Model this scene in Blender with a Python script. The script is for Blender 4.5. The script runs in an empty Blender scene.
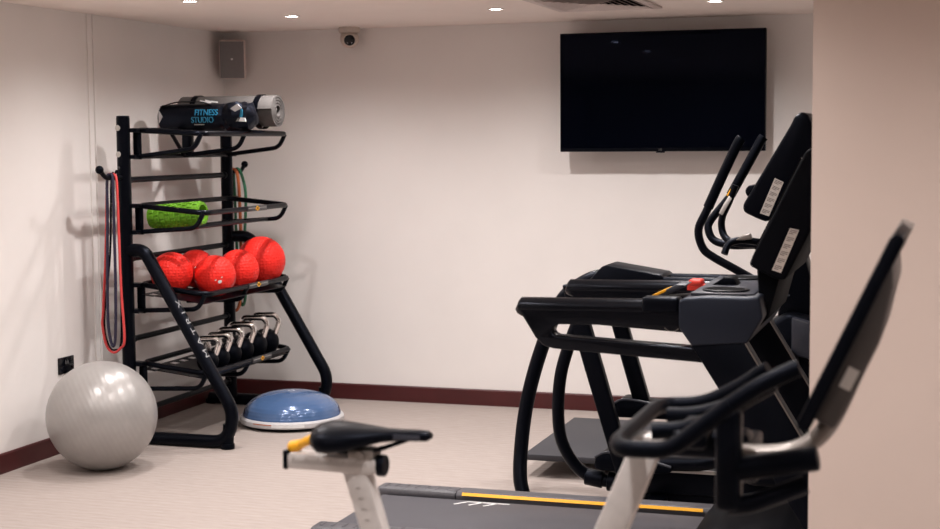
import bpy, bmesh, math, random
from mathutils import Vector, Matrix
random.seed(7)
PI = math.pi
C = bpy.context.scene.collection
SC = bpy.context.scene

# ------------------------------------------------------------------ materials
def mat(name, col, rough=.5, metal=0., noise=.06, nscale=30., bump=0., bscale=60., coat=0., spec=.5, emit=None, estr=0., tint=None):
    m = bpy.data.materials.new(name); m.use_nodes = True
    nt = m.node_tree; N = nt.nodes; L = nt.links
    b = N['Principled BSDF']
    b.inputs['Roughness'].default_value = rough
    b.inputs['Metallic'].default_value = metal
    b.inputs['Coat Weight'].default_value = coat
    b.inputs['Coat Roughness'].default_value = .15
    b.inputs['Specular IOR Level'].default_value = spec
    if tint: b.inputs['Specular Tint'].default_value = list(tint)+[1]
    tc = N.new('ShaderNodeTexCoord')
    nz = N.new('ShaderNodeTexNoise'); nz.inputs['Scale'].default_value = nscale; nz.inputs['Detail'].default_value = 4
    L.new(tc.outputs['Object'], nz.inputs['Vector'])
    rp = N.new('ShaderNodeValToRGB')
    rp.color_ramp.elements[0].position = .3; rp.color_ramp.elements[1].position = .7
    rp.color_ramp.elements[0].color = [c*(1-noise) for c in col]+[1]
    rp.color_ramp.elements[1].color = [min(1, c*(1+noise)) for c in col]+[1]
    L.new(nz.outputs['Fac'], rp.inputs['Fac']); L.new(rp.outputs['Color'], b.inputs['Base Color'])
    if bump:
        n2 = N.new('ShaderNodeTexNoise'); n2.inputs['Scale'].default_value = bscale; n2.inputs['Detail'].default_value = 3
        L.new(tc.outputs['Object'], n2.inputs['Vector'])
        bp = N.new('ShaderNodeBump'); bp.inputs['Strength'].default_value = bump; bp.inputs['Distance'].default_value = .004
        L.new(n2.outputs['Fac'], bp.inputs['Height']); L.new(bp.outputs['Normal'], b.inputs['Normal'])
    if emit:
        b.inputs['Emission Color'].default_value = list(emit)+[1]; b.inputs['Emission Strength'].default_value = estr
    return m

M = {}
M['wall'] = mat('wall_paint', (.835, .80, .78), .85, noise=.015, nscale=3, bump=.05, bscale=180, spec=.2)
M['ceil'] = mat('ceiling_paint', (.90, .80, .745), .9, noise=.015, nscale=3, spec=.2)
M['pillar'] = mat('partition_paint', (.64, .53, .475), .85, noise=.015, nscale=3, bump=.05, bscale=180, spec=.2)
M['maroon'] = mat('maroon_skirting', (.062, .008, .009), .4, noise=.1, nscale=8)
M['steel'] = mat('black_powder_coat', (.0010, .0013, .0026), .34, noise=.12, nscale=200, bump=.04, bscale=700, spec=.2, tint=(.42, .48, .66))
M['black'] = mat('black_plastic', (.0010, .0013, .0026), .40, noise=.1, nscale=80, spec=.2, tint=(.42, .48, .66))
M['matte'] = mat('matte_black_plastic', (.0022, .0026, .0045), .6, noise=.1, nscale=80, spec=.05)
M['vinyl'] = mat('black_grip_vinyl', (.0010, .0012, .0022), .27, noise=.1, nscale=120, spec=.3, tint=(.6, .65, .8))
M['gloss'] = mat('gloss_black', (.002, .0025, .005), .12, noise=.05, spec=.3)
M['rubber'] = mat('black_rubber', (.0014, .0018, .0034), .45, noise=.15, nscale=150, bump=.1, bscale=500, spec=.12, tint=(.42, .48, .66))
M['navy'] = mat('dark_slate_plastic', (.009, .0112, .019), .42, noise=.05, nscale=60, spec=.35, tint=(.7, .8, 1))
M['slate'] = mat('slate_grey_plastic', (.030, .033, .047), .4, noise=.05, nscale=60)
M['belt'] = mat('belt_grey', (.048, .046, .056), .62, noise=.08, nscale=120, bump=.1, bscale=600)
M['railtop'] = mat('rail_grey', (.055, .053, .062), .45, noise=.1, nscale=90)
M['deckmat'] = mat('platform_grey', (.028, .0275, .034), .7, noise=.1, nscale=120, bump=.15, bscale=400)
M['yellow'] = mat('yellow_plastic', (.95, .45, .008), .4, noise=.05)
M['silver'] = mat('brushed_silver', (.62, .585, .565), .45, .2, noise=.05, nscale=40)
M['silverd'] = mat('warm_grey_alloy', (.30, .27, .25), .4, .6, noise=.05, nscale=40)
M['chrome'] = mat('chrome', (.80, .78, .77), .12, 1., noise=.02)
M['backshell'] = mat('grey_back_shell', (.06, .05, .047), .5, noise=.05)
M['greyprint'] = mat('grey_print', (.34, .34, .35), .6, noise=.02)
M['white'] = mat('white_print', (.75, .75, .75), .6, noise=.02)
M['nut'] = mat('galvanised_nut', (.55, .53, .50), .4, .5)
M['label'] = mat('cream_sticker', (.55, .50, .46), .6, noise=.04)
M['ink'] = mat('sticker_ink', (.16, .13, .12), .7)
M['plate'] = mat('badge_plate', (.05, .05, .055), .35, .4)
M['platestripe'] = mat('badge_stripe', (.28, .275, .27), .35, .5)
M['blueprint'] = mat('blue_print', (.03, .36, .66), .5, noise=.1)
M['tealprint'] = mat('teal_print', (.015, .19, .33), .5, noise=.1)
M['matgrey'] = mat('yoga_mat_grey', (.10, .092, .089), .75, noise=.05, nscale=80, bump=.2, bscale=350)
M['bag'] = mat('nylon_bag', (.0018, .0022, .0042), .4, noise=.2, nscale=60, bump=.5, bscale=25, spec=.3, tint=(.5, .6, .9))
M['green'] = mat('lime_foam', (.11, .30, .006), .6, noise=.08, nscale=60)
M['greenband'] = mat('green_latex', (.03, .20, .10), .55, noise=.08)
M['orange'] = mat('orange_latex', (.55, .14, .04), .55, noise=.08)
M['redband'] = mat('red_latex', (.66, .06, .06), .55, noise=.08)
M['purple'] = mat('purple_latex', (.018, .014, .04), .55, noise=.08)
M['stopred'] = mat('stop_red', (.70, .045, .03), .4)
M['speaker'] = mat('speaker_grille', (.21, .195, .20), .7, noise=.2, nscale=400, bump=.3, bscale=900)
M['speakerbox'] = mat('speaker_case', (.70, .60, .56), .6)
M['cam'] = mat('camera_white', (.58, .50, .44), .5)
M['vent'] = mat('vent_white', (.62, .53, .50), .6)
M['dark'] = mat('painted_shade', (.003, .003, .004), .9, spec=.1)  # near-black colour standing in for shade inside hollows
M['screen'] = mat('tv_glass', (.0004, .0008, .0028), .035, noise=.02, spec=.12, tint=(.5, .6, 1))
M['lamp'] = mat('lamp_lens', (1, 1, 1), .5, emit=(1, .93, .88), estr=60)
M['trimring'] = mat('lamp_ring', (.75, .70, .66), .4)
M['rimgrey'] = mat('base_rim', (.52, .51, .52), .45, noise=.04)

def carpet():
    m = mat('beige_carpet', (.62, .545, .50), .95, spec=.1); nt = m.node_tree; N = nt.nodes; L = nt.links
    b = N['Principled BSDF']; tc = N.new('ShaderNodeTexCoord')
    mp = N.new('ShaderNodeMapping'); mp.inputs['Scale'].default_value = (6, 34, 6); L.new(tc.outputs['Object'], mp.inputs['Vector'])
    nz = N.new('ShaderNodeTexNoise'); nz.inputs['Scale'].default_value = 1.6; nz.inputs['Detail'].default_value = 6
    nz.inputs['Roughness'].default_value = .65; L.new(mp.outputs[0], nz.inputs['Vector'])
    wv = N.new('ShaderNodeTexWave'); wv.wave_type = 'BANDS'; wv.bands_direction = 'Y'; wv.inputs['Scale'].default_value = 6
    wv.inputs['Distortion'].default_value = 1.2; wv.inputs['Detail'].default_value = 3; L.new(tc.outputs['Object'], wv.inputs['Vector'])
    ad = N.new('ShaderNodeMath'); ad.operation = 'MULTIPLY_ADD'; ad.inputs[1].default_value = .12; L.new(wv.outputs['Fac'], ad.inputs[0]); L.new(nz.outputs['Fac'], ad.inputs[2])
    rp = N.new('ShaderNodeValToRGB'); rp.color_ramp.elements[0].position = .3; rp.color_ramp.elements[1].position = .8
    rp.color_ramp.elements[0].color = (.315, .268, .245, 1); rp.color_ramp.elements[1].color = (.39, .34, .315, 1)
    L.new(ad.outputs[0], rp.inputs['Fac']); L.new(rp.outputs['Color'], b.inputs['Base Color'])
    bp = N.new('ShaderNodeBump'); bp.inputs['Strength'].default_value = .35; bp.inputs['Distance'].default_value = .006
    L.new(ad.outputs[0], bp.inputs['Height']); L.new(bp.outputs['Normal'], b.inputs['Normal'])
    return m
M['carpet'] = carpet()

def dimple_red():
    m = mat('red_dimpled_rubber', (.85, .028, .02), .5, noise=.06, nscale=25, spec=.2); nt = m.node_tree; N = nt.nodes; L = nt.links
    tc = N.new('ShaderNodeTexCoord'); vo = N.new('ShaderNodeTexVoronoi'); vo.inputs['Scale'].default_value = 58; vo.inputs['Randomness'].default_value = .35
    L.new(tc.outputs['Object'], vo.inputs['Vector'])
    bp = N.new('ShaderNodeBump'); bp.inputs['Strength'].default_value = 1.; bp.inputs['Distance'].default_value = .005
    L.new(vo.outputs['Distance'], bp.inputs['Height']); L.new(bp.outputs['Normal'], N['Principled BSDF'].inputs['Normal'])
    return m
M['red'] = dimple_red()
M['redsmooth'] = mat('red_smooth_rubber', (.50, .014, .015), .4, noise=.04)

def ringed(name, col, rough, metal, scale, strength, axis='Z', coat=0.):
    m = mat(name, col, rough, metal, noise=.04, nscale=12, coat=coat); nt = m.node_tree; N = nt.nodes; L = nt.links
    tc = N.new('ShaderNodeTexCoord'); wv = N.new('ShaderNodeTexWave'); wv.wave_type = 'BANDS'; wv.bands_direction = axis
    wv.inputs['Scale'].default_value = scale; wv.inputs['Distortion'].default_value = .15
    L.new(tc.outputs['Object'], wv.inputs['Vector'])
    bp = N.new('ShaderNodeBump'); bp.inputs['Strength'].default_value = strength; bp.inputs['Distance'].default_value = .003
    L.new(wv.outputs['Fac'], bp.inputs['Height']); L.new(bp.outputs['Normal'], N['Principled BSDF'].inputs['Normal'])
    return m
M['ball'] = ringed('silver_ball_vinyl', (.36, .345, .335), .33, .25, 14, .12, 'DIAGONAL')
M['bosu'] = ringed('blue_dome_vinyl', (.075, .14, .29), .16, .15, 16, .25, 'Z', coat=.2)

# ------------------------------------------------------------------ geometry helpers
def wloc(o):
    v = Vector((0, 0, 0))
    while o: v += o.location; o = o.parent
    return v

def obj(name, bm, m, parent=None, smooth=True, angle=35):
    me = bpy.data.meshes.new(name)
    if parent is not None: bmesh.ops.translate(bm, verts=bm.verts, vec=-wloc(parent))
    bmesh.ops.recalc_face_normals(bm, faces=bm.faces)
    bm.to_mesh(me); bm.free()
    if smooth:
        for p in me.polygons: p.use_smooth = True
        me.set_sharp_from_angle(angle=math.radians(angle))
    me.materials.append(M[m] if isinstance(m, str) else m)
    o = bpy.data.objects.new(name, me); C.objects.link(o)
    if parent is not None: o.parent = parent
    return o

def tag(o, label, cat, group=None):
    o['label'] = label; o['category'] = cat
    if group: o['group'] = group
    return o

def thing(name, label, cat, loc, group=None):
    o = bpy.data.objects.new(name, None); o.empty_display_size = .1; C.objects.link(o); o.location = loc
    return tag(o, label, cat, group)

def struct(name, bm, m):
    o = obj(name, bm, m, smooth=False); o['kind'] = 'structure'; return o

def dup(root, loc, label, group=None):
    r = root.copy(); C.objects.link(r); r.location = loc; r['label'] = label
    if group: r['group'] = group
    for ch in root.children:
        c = ch.copy(); C.objects.link(c); c.parent = r
        for g in ch.children:
            d = g.copy(); C.objects.link(d); d.parent = c
    return r

def NB(): return bmesh.new()

def merge(bm, t, mtx=None):
    if mtx is not None: bmesh.ops.transform(t, matrix=mtx, verts=t.verts)
    me = bpy.data.meshes.new('tmp'); t.to_mesh(me); t.free(); bm.from_mesh(me); bpy.data.meshes.remove(me)

def box(bm, x0, x1, y0, y1, z0, z1, bev=0., seg=2, mtx=None):
    t = NB(); bmesh.ops.create_cube(t, size=1)
    bmesh.ops.transform(t, matrix=Matrix.Translation(((x0+x1)/2, (y0+y1)/2, (z0+z1)/2)) @ Matrix.Diagonal((abs(x1-x0), abs(y1-y0), abs(z1-z0), 1)), verts=t.verts)
    if bev: bmesh.ops.bevel(t, geom=t.edges[:], offset=bev, segments=seg, profile=.5, affect='EDGES')
    merge(bm, t, mtx)

def prism(bm, poly, y0, y1, bev=0., seg=2, mtx=None):
    """polygon in XZ extruded along Y"""
    t = NB(); vs = [t.verts.new((p[0], y0, p[1])) for p in poly]; f = t.faces.new(vs)
    r = bmesh.ops.extrude_face_region(t, geom=[f])
    bmesh.ops.translate(t, verts=[v for v in r['geom'] if isinstance(v, bmesh.types.BMVert)], vec=(0, y1-y0, 0))
    bmesh.ops.recalc_face_normals(t, faces=t.faces)
    if bev: bmesh.ops.bevel(t, geom=t.edges[:], offset=bev, segments=seg, profile=.5, affect='EDGES', clamp_overlap=True)
    merge(bm, t, mtx)

def fillet(pts, f, closed=False, n=6):
    P = [Vector(p) for p in pts]; out = []
    k = len(P)
    for i in range(k):
        if not closed and i in (0, k-1): out.append(P[i]); continue
        a, b, c = P[i-1], P[i], P[(i+1) % k]
        d = min(f, (a-b).length*.48, (c-b).length*.48)
        s = b+(a-b).normalized()*d; e = b+(c-b).normalized()*d
        for j in range(n+1):
            t = j/n; out.append((1-t)**2*s+2*t*(1-t)*b+t*t*e)
    return out

def catmull(pts, n=6, closed=False):
    P = [Vector(p) for p in pts]; k = len(P); out = []
    for i in range(k if closed else k-1):
        if closed: a, b, c, d = P[i-1], P[i], P[(i+1) % k], P[(i+2) % k]
        else: a, b, c, d = P[max(i-1, 0)], P[i], P[i+1], P[min(i+2, k-1)]
        for j in range(n):
            t = j/n
            out.append(.5*((2*b)+(c-a)*t+(2*a-5*b+4*c-d)*t*t+(3*b-a-3*c+d)*t**3))
    if not closed: out.append(P[-1])
    return out

def sweep(bm, path, r, closed=False, seg=12, r2=None, up=None, square=0.):
    """tube along path; r, r2 = half-sizes of the section (r along the reference normal); r may be a list"""
    P = [Vector(p) for p in path]; k = len(P)
    Q = [P[0]]
    for p in P[1:]:
        if (p-Q[-1]).length > 1e-5: Q.append(p)
    P = Q; k = len(P)
    T = []
    for i in range(k):
        a = P[i-1] if (i or closed) else P[0]; b = P[(i+1) % k] if (i < k-1 or closed) else P[-1]
        T.append((b-a).normalized())
    n = Vector(up) if up else (Vector((0, 0, 1)) if abs(T[0].z) < .9 else Vector((0, 1, 0)))
    n = (n-T[0]*n.dot(T[0])).normalized(); rings = []
    for i in range(k):
        if i:
            if up:
                u = Vector(up); n2 = u-T[i]*u.dot(T[i]); n = n2.normalized() if n2.length > .05 else (n-T[i]*n.dot(T[i])).normalized()
            else: n = (n-T[i]*n.dot(T[i])).normalized()
        s = T[i].cross(n)
        ra = r[min(i*len(r)//k, len(r)-1)] if isinstance(r, (list, tuple)) else r
        rb = r2 if r2 else ra
        ring = []
        for j in range(seg):
            a = 2*PI*j/seg; ca, sa = math.cos(a), math.sin(a)
            if square:
                e = 1-square; ca = math.copysign(abs(ca)**e, ca); sa = math.copysign(abs(sa)**e, sa)
            ring.append(bm.verts.new(P[i]+n*ra*ca+s*rb*sa))
        rings.append(ring)
    m = k if closed else k-1
    for i in range(m):
        A, B = rings[i], rings[(i+1) % k]
        if closed and i == k-1:      # best match of the last ring
            off = min(range(seg), key=lambda o: (A[0].co-B[o].co).length)
            B = B[off:]+B[:off]
        for j in range(seg):
            bm.faces.new((A[j], A[(j+1) % seg], B[(j+1) % seg], B[j]))
    if not closed:
        bm.faces.new(rings[0][::-1]); bm.faces.new(rings[-1])

def tube(bm, pts, r, f=.05, closed=False, seg=12, **k): sweep(bm, fillet(pts, f, closed), r, closed, seg, **k)

def lathe(bm, prof, mtx=None, seg=32, cap=True):
    t = NB(); rings = []
    for (r, z) in prof:
        if r < 1e-6: rings.append([t.verts.new((0, 0, z))])
        else: rings.append([t.verts.new((r*math.cos(2*PI*j/seg), r*math.sin(2*PI*j/seg), z)) for j in range(seg)])
    for A, B in zip(rings, rings[1:]):
        for j in range(seg):
            if len(A) == 1 and len(B) == 1: continue
            if len(A) == 1: t.faces.new((A[0], B[j], B[(j+1) % seg]))
            elif len(B) == 1: t.faces.new((A[j], A[(j+1) % seg], B[0]))
            else: t.faces.new((A[j], A[(j+1) % seg], B[(j+1) % seg], B[j]))
    if cap:
        for R in (rings[0], rings[-1]):
            if len(R) > 1: t.faces.new(R)
    bmesh.ops.recalc_face_normals(t, faces=t.faces)
    merge(bm, t, mtx)

def frame(loc, z, x=None):
    """matrix at loc with local Z along z and local X near x"""
    z = Vector(z).normalized(); x = Vector(x) if x else (Vector((1, 0, 0)) if abs(z.x) < .9 else Vector((0, 1, 0)))
    x = (x-z*x.dot(z)).normalized(); y = z.cross(x)
    m = Matrix((x, y, z)).transposed().to_4x4(); m.translation = Vector(loc); return m

def cyl(bm, a, b, r, seg=20, bev=.0):
    a, b = Vector(a), Vector(b); h = (b-a).length
    pr = [(r, 0), (r, h)] if not bev else [(r-bev, 0), (r-bev*.3, bev*.3), (r, bev), (r, h-bev), (r-bev*.3, h-bev*.3), (r-bev, h)]
    lathe(bm, pr, frame(a, b-a), seg)

def ball(bm, c, r, seg=40, rings=24, sc=(1, 1, 1)):
    t = NB(); bmesh.ops.create_uvsphere(t, u_segments=seg, v_segments=rings, radius=r)
    merge(bm, t, Matrix.Translation(c) @ Matrix.Diagonal((*sc, 1)))

def text(name, s, size, loc, xdir, ydir, m, parent, depth=.0006, width=None, wrap=None):
    cu = bpy.data.curves.new(name, 'FONT'); cu.body = s; cu.size = size; cu.align_x = 'CENTER'; cu.align_y = 'CENTER'; cu.extrude = depth
    o = bpy.data.objects.new(name, cu); C.objects.link(o)
    bpy.context.view_layer.update()
    me = bpy.data.meshes.new_from_object(o.evaluated_get(bpy.context.evaluated_depsgraph_get()))
    bpy.data.objects.remove(o); bpy.data.curves.remove(cu)
    bm = NB(); bm.from_mesh(me); bpy.data.meshes.remove(me)
    x = Vector(xdir).normalized(); z = x.cross(Vector(ydir)).normalized(); y = z.cross(x)
    if width:
        w = max(v.co.x for v in bm.verts)-min(v.co.x for v in bm.verts); sx = width/w
        bmesh.ops.scale(bm, vec=(sx, 1, 1), verts=bm.verts)
    mt = Matrix((x, y, z)).transposed().to_4x4(); mt.translation = Vector(loc)
    bmesh.ops.transform(bm, matrix=mt, verts=bm.verts)
    if wrap:
        p0, ax, rr = wrap
        bmesh.ops.subdivide_edges(bm, edges=[e for e in bm.edges if e.calc_length() > .006], cuts=2)
        bmesh.ops.triangulate(bm, faces=bm.faces[:])
        for v_ in bm.verts:
            q = p0+ax*(v_.co-p0).dot(ax); v_.co = q+(v_.co-q).normalized()*rr
    return obj(name, bm, m, parent, smooth=False)

# ------------------------------------------------------------------ the room
H = 2.454; XL = -4.748; XR = 2.0; YF = -10.8
bm = NB(); box(bm, XL-.15, XR+.15, YF-.15, .15, -.12, 0); struct('floor', bm, 'carpet')
bm = NB(); box(bm, XL-.15, XR+.15, YF-.15, .15, H, H+.12); struct('ceiling', bm, 'ceil')
bm = NB(); box(bm, XL-.15, XR+.15, 0, .15, 0, H); struct('wall_back', bm, 'wall')
bm = NB(); box(bm, XL-.15, XL, YF, 0, 0, H); struct('wall_left', bm, 'wall')
bm = NB(); box(bm, XR, XR+.15, YF, 0, 0, H); struct('wall_far_right', bm, 'wall')
bm = NB(); box(bm, XL-.15, XR+.15, YF-.15, YF, 0, H); struct('wall_front', bm, 'wall')
bm = NB(); box(bm, -.437, XR, -4.5, -4.25, 0, H); struct('wall_right', bm, 'pillar')
bm = NB(); prism(bm, [(0, 0), (.016, 0), (.016, .098), (.010, .1047), (0, .1047)], 0, XR-XL,
                 mtx=Matrix(((0, 1, 0, XL), (-1, 0, 0, 0), (0, 0, 1, 0), (0, 0, 0, 1)))); struct('baseboard_back', bm, 'maroon')
bm = NB(); prism(bm, [(XL, 0), (XL+.016, 0), (XL+.016, .098), (XL+.010, .1047), (XL, .1047)], YF, -.016); struct('baseboard_left', bm, 'maroon')
bm = NB(); box(bm, XL, XL+.010, -1.69, -1.645, .105, H, .003); box(bm, XL, XL+.016, -1.64, -1.626, .105, H, .003); struct('trim_1', bm, 'wall')

# ceiling downlights
def downlight(loc, label, group=None):
    t = thing('downlight', label, 'ceiling light', loc, group)
    bm = NB(); lathe(bm, [(.030, -.001), (.040, -.006), (.046, -.004), (.047, 0), (.030, 0)], Matrix.Translation(loc), 28, cap=False)
    obj('trim_ring', bm, 'trimring', t)
    bm = NB(); lathe(bm, [(0, -.003), (.030, -.003), (.030, -.0005), (0, -.0005)], Matrix.Translation(loc), 28, cap=False)
    obj('lens', bm, 'lamp', t)
    return t
DL0 = downlight((-3.75, -1.07, H), 'round recessed ceiling downlight above the storage rack, leftmost near the back wall', 'ceiling downlights')
vis = [((-2.50, -1.07, H), 'round recessed ceiling downlight between the security camera and the ceiling vent'),
       ((-1.27, -1.07, H), 'round recessed ceiling downlight above the top right of the television'),
       ((-3.84, -2.14, H), 'round recessed ceiling downlight at the top edge of the picture, above the rack front')]
spots = [DL0.location.copy()]
for l, s in vis: dup(DL0, l, s); spots.append(Vector(l))
off = [(-2.5, -2.35), (-1.2, -2.35), (.6, -1.9), (-3.84, -3.6), (-2.5, -3.6), (-1.15, -3.55), (-3.84, -5.0), (-2.5, -5.0), (-1.0, -5.2), (.7, -5.4),
       (-3.84, -6.6), (-2.3, -6.6), (-.8, -6.6), (.8, -6.8), (-1.6, -8.6)]
for x, y in off:
    dup(DL0, (x, y, H), 'round recessed ceiling downlight of the rows nearer than the picture shows', 'ceiling downlights nearer the viewer'); spots.append(Vector((x, y, H)))
for i, p in enumerate(spots):
    la = bpy.data.lights.new('downlight_lamp', 'SPOT'); la.energy = 62; la.color = (1, .945, .92)
    la.spot_size = math.radians(152); la.spot_blend = 1.; la.shadow_soft_size = .035
    o = bpy.data.objects.new('downlight_lamp', la); C.objects.link(o); o.location = p+Vector((0, 0, -.012))
    o['kind'] = 'structure'

# ceiling vent
v = thing('ceiling_vent', 'square white air vent grille set in the ceiling above the television', 'air vent', (-1.88, -1.18, H))
x0, x1, y0, y1 = -2.19, -1.60, -1.62, -.83
bm = NB()
for a in ((x0, x1, y0, y0+.05), (x0, x1, y1-.05, y1), (x0, x0+.05, y0+.05, y1-.05), (x1-.05, x1, y0+.05, y1-.05)): box(bm, a[0], a[1], a[2], a[3], H-.012, H, .003)
obj('frame', bm, 'vent', v)
bm = NB(); box(bm, x0+.05, x1-.05, y0+.05, y1-.05, H-.003, H-.0005); obj('duct_shade', bm, 'dark', v)  # flat dark sheet painting the shade behind the slats
bm = NB(); vx, vy = (x0+x1)/2, (y0+y1)/2; hx, hy = (x1-x0)/2-.05, (y1-y0)/2-.05
for i in range(7):
    k0, k1 = 1-i*.14, 1-i*.14-.10
    o_ = [(-1, -1), (1, -1), (1, 1), (-1, 1)]
    lo = [bm.verts.new((vx+hx*k0*a, vy+hy*k0*b, H-.014)) for a, b in o_]; hi = [bm.verts.new((vx+hx*k1*a, vy+hy*k1*b, H-.002)) for a, b in o_]
    lo2 = [bm.verts.new((v_.co.x, v_.co.y, v_.co.z-.0015)) for v_ in lo]; hi2 = [bm.verts.new((v_.co.x, v_.co.y, v_.co.z-.0015)) for v_ in hi]
    for q in range(4):
        w_ = (q+1) % 4
        bm.faces.new((lo[q], lo[w_], hi[w_], hi[q])); bm.faces.new((lo2[q], hi2[q], hi2[w_], lo2[w_]))
        bm.faces.new((lo[q], lo2[q], lo2[w_], lo[w_])); bm.faces.new((hi[q], hi[w_], hi2[w_], hi2[q]))
obj('slats', bm, 'vent', v, smooth=False)

# television
tx0, tx1, tz0, tz1 = -2.364, -1.108, 1.642, 2.368
tv = thing('television', 'large black flat television mounted on the back wall', 'television', ((tx0+tx1)/2, -.06, tz0))
bm = NB(); box(bm, tx0, tx1, -.165, -.115, tz0, tz1, .004); box(bm, tx0+.2, tx1-.2, -.116, -.085, tz0+.12, tz1-.12, .004); obj('housing', bm, 'black', tv)
bm = NB(); box(bm, tx0+.008, tx1-.008, -.167, -.164, tz0+.022, tz1-.008); obj('screen', bm, 'screen', tv, smooth=False)
bm = NB(); box(bm, -1.765, -1.715, -.16, -.13, tz0-.008, tz0+.002, .002); obj('sensor', bm, 'black', tv)
bm = NB(); box(bm, -1.95, -1.55, -.0855, -.0005, 1.85, 2.2); obj('wall_bracket', bm, 'black', tv)
text('logo', 'LG', .018, (-1.738, -.1656, tz0+.011), (1, 0, 0), (0, 0, 1), 'platestripe', tv, .0004)

# wall speaker in the corner
sp = thing('wall_speaker', 'grey rectangular loudspeaker mounted high in the left back corner', 'loudspeaker', (-4.6, -.13, 2.27))
sm = Matrix.Translation((-4.607, -.16, 2.268)) @ Matrix.Rotation(math.radians(22), 4, 'Z') @ Matrix.Rotation(math.radians(7), 4, 'X')
bm = NB(); t = NB()
box(bm, -.084, .084, -.004, .10, -.132, .122, .008, mtx=sm); obj('cabinet', bm, 'speakerbox', sp)
bm = NB(); box(bm, -.079, .079, -.008, -.003, -.126, .116, .002, mtx=sm); obj('grille', bm, 'speaker', sp)
bm = NB(); lathe(bm, [(0, 0), (.007, 0), (.006, .002), (0, .003)], sm @ Matrix.Translation((0, -.008, .0)) @ Matrix.Rotation(PI/2, 4, 'X'), 16, cap=False); obj('badge', bm, 'white', sp)
bm = NB(); cyl(bm, sm @ Vector((0, .09, 0)), (-4.7, -.004, 2.27), .018); box(bm, -4.744, -4.66, -.012, -.001, 2.2, 2.34); obj('bracket', bm, 'speakerbox', sp)

# security camera
cam = thing('security_camera', 'small white dome security camera under the ceiling by the back wall', 'security camera', (-3.785, -.11, H))
bm = NB(); lathe(bm, [(0, -.0005), (.068, -.0005), (.070, -.006), (.070, -.024), (.064, -.036), (0, -.036)], Matrix.Translation((-3.785, -.11, H)), 36, cap=False); obj('base', bm, 'cam', cam)
bm = NB(); ball(bm, (-3.785, -.11, H-.073), .061); obj('dome_body', bm, 'cam', cam)
fd = Vector((.36, -.88, -.22)).normalized(); cc = Vector((-3.785, -.11, H-.073))
bm = NB(); lathe(bm, [(.036, -.006), (.043, -.004), (.043, .004), (.036, .008)], frame(cc+fd*.050, fd), 32); obj('shroud', bm, 'cam', cam)
bm = NB(); lathe(bm, [(0, .0), (.037, 0), (.037, .006), (.032, .012), (0, .015)], frame(cc+fd*.050, fd), 28, cap=False); lens = obj('lens', bm, 'gloss', cam)
for s in (-1, 1):
    bm = NB(); ball(bm, cc+fd*.0635+Vector((.013*s, .005*s, -.016)), .003, 10, 8); obj('infrared_lamp', bm, 'white', lens)

# wall socket
so = thing('wall_switch', 'small black switch plate low on the left wall above the silver ball', 'light switch', (XL, -1.998, .485))
bm = NB(); box(bm, XL, XL+.009, -2.073, -1.923, .437, .530, .003); obj('plate', bm, 'gloss', so)
bm = NB()
for yy in (-2.005, -1.985):
    box(bm, XL+.008, XL+.0095, yy-.004, yy+.004, .490, .506); box(bm, XL+.008, XL+.0095, yy-.002, yy+.002, .506, .512)
obj('symbol', bm, 'platestripe', so, smooth=False)
bm = NB(); box(bm, XL+.008, XL+.012, -2.035, -1.96, .452, .482, .002); obj('rocker', bm, 'black', so)

# ------------------------------------------------------------------ exercise ball, balance dome
eb = thing('exercise_ball', 'large silver grey exercise ball on the carpet by the left wall', 'exercise ball', (-4.29, -2.37, 0))
bm = NB(); ball(bm, (0, 0, 0), .288, 72, 48, (1, 1, 1)); o = obj('inflated_body', bm, 'ball'); o.parent = eb; o.location = (0, 0, .286); o.rotation_euler = (.5, .5, .3)
bm = NB(); lathe(bm, [(0, 0), (.012, 0), (.010, .004), (0, .005)], frame((-4.29-.11, -2.37+.25, .36), (-.11, .25, .074)), 16, cap=False); obj('plug', bm, 'white', eb)

bx, by = -3.865, -.92
bo = thing('balance_dome', 'blue half ball balance trainer on a grey rim beside the rack foot', 'balance trainer', (bx, by, 0))
bm = NB(); lathe(bm, [(0, .004), (.29, .004), (.302, .012), (.302, .022), (0, .022)], Matrix.Translation((bx, by, 0)), 64, cap=False); obj('underside', bm, 'rubber', bo)
bm = NB(); lathe(bm, [(.28, .021), (.312, .021), (.317, .028), (.317, .05), (.309, .060), (.28, .062)], Matrix.Translation((bx, by, 0)), 80, cap=False); obj('rim', bm, 'rimgrey', bo)
pr = [(.298, .05), (.297, .075)]
for i in range(1, 25):
    a = i/24*PI/2; pr.append((.293*math.cos(a)**.92,    .075+.130*math.sin(a)))
pr[-1] = (0, .205)
bm = NB(); lathe(bm, pr, Matrix.Translation((bx, by, 0)), 80, cap=False); obj('dome', bm, 'bosu', bo)
bm = NB(); lathe(bm, [(.012, .2045), (.020, .2055), (.022, .204)], Matrix.Translation((bx, by, 0)), 20); obj('valve', bm, 'rimgrey', bo)
def rimlabel(a0, a1, z0, z1, m, nm):
    bm = NB(); n = 10; prev = None
    for i in range(n+1):
        a = math.radians(a0+(a1-a0)*i/n); p = [bm.verts.new((bx+.3176*math.cos(a), by+.3176*math.sin(a), z)) for z in (z0, z1)]
        if prev: bm.faces.new((prev[0], p[0], p[1], prev[1]))
        prev = p
    o = obj(nm, bm, m, bo); return o
rimlabel(-112, -88, .043, .048, 'orange', 'stripe_label'); rimlabel(-88, -52, .030, .049, 'white', 'print_label')

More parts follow.
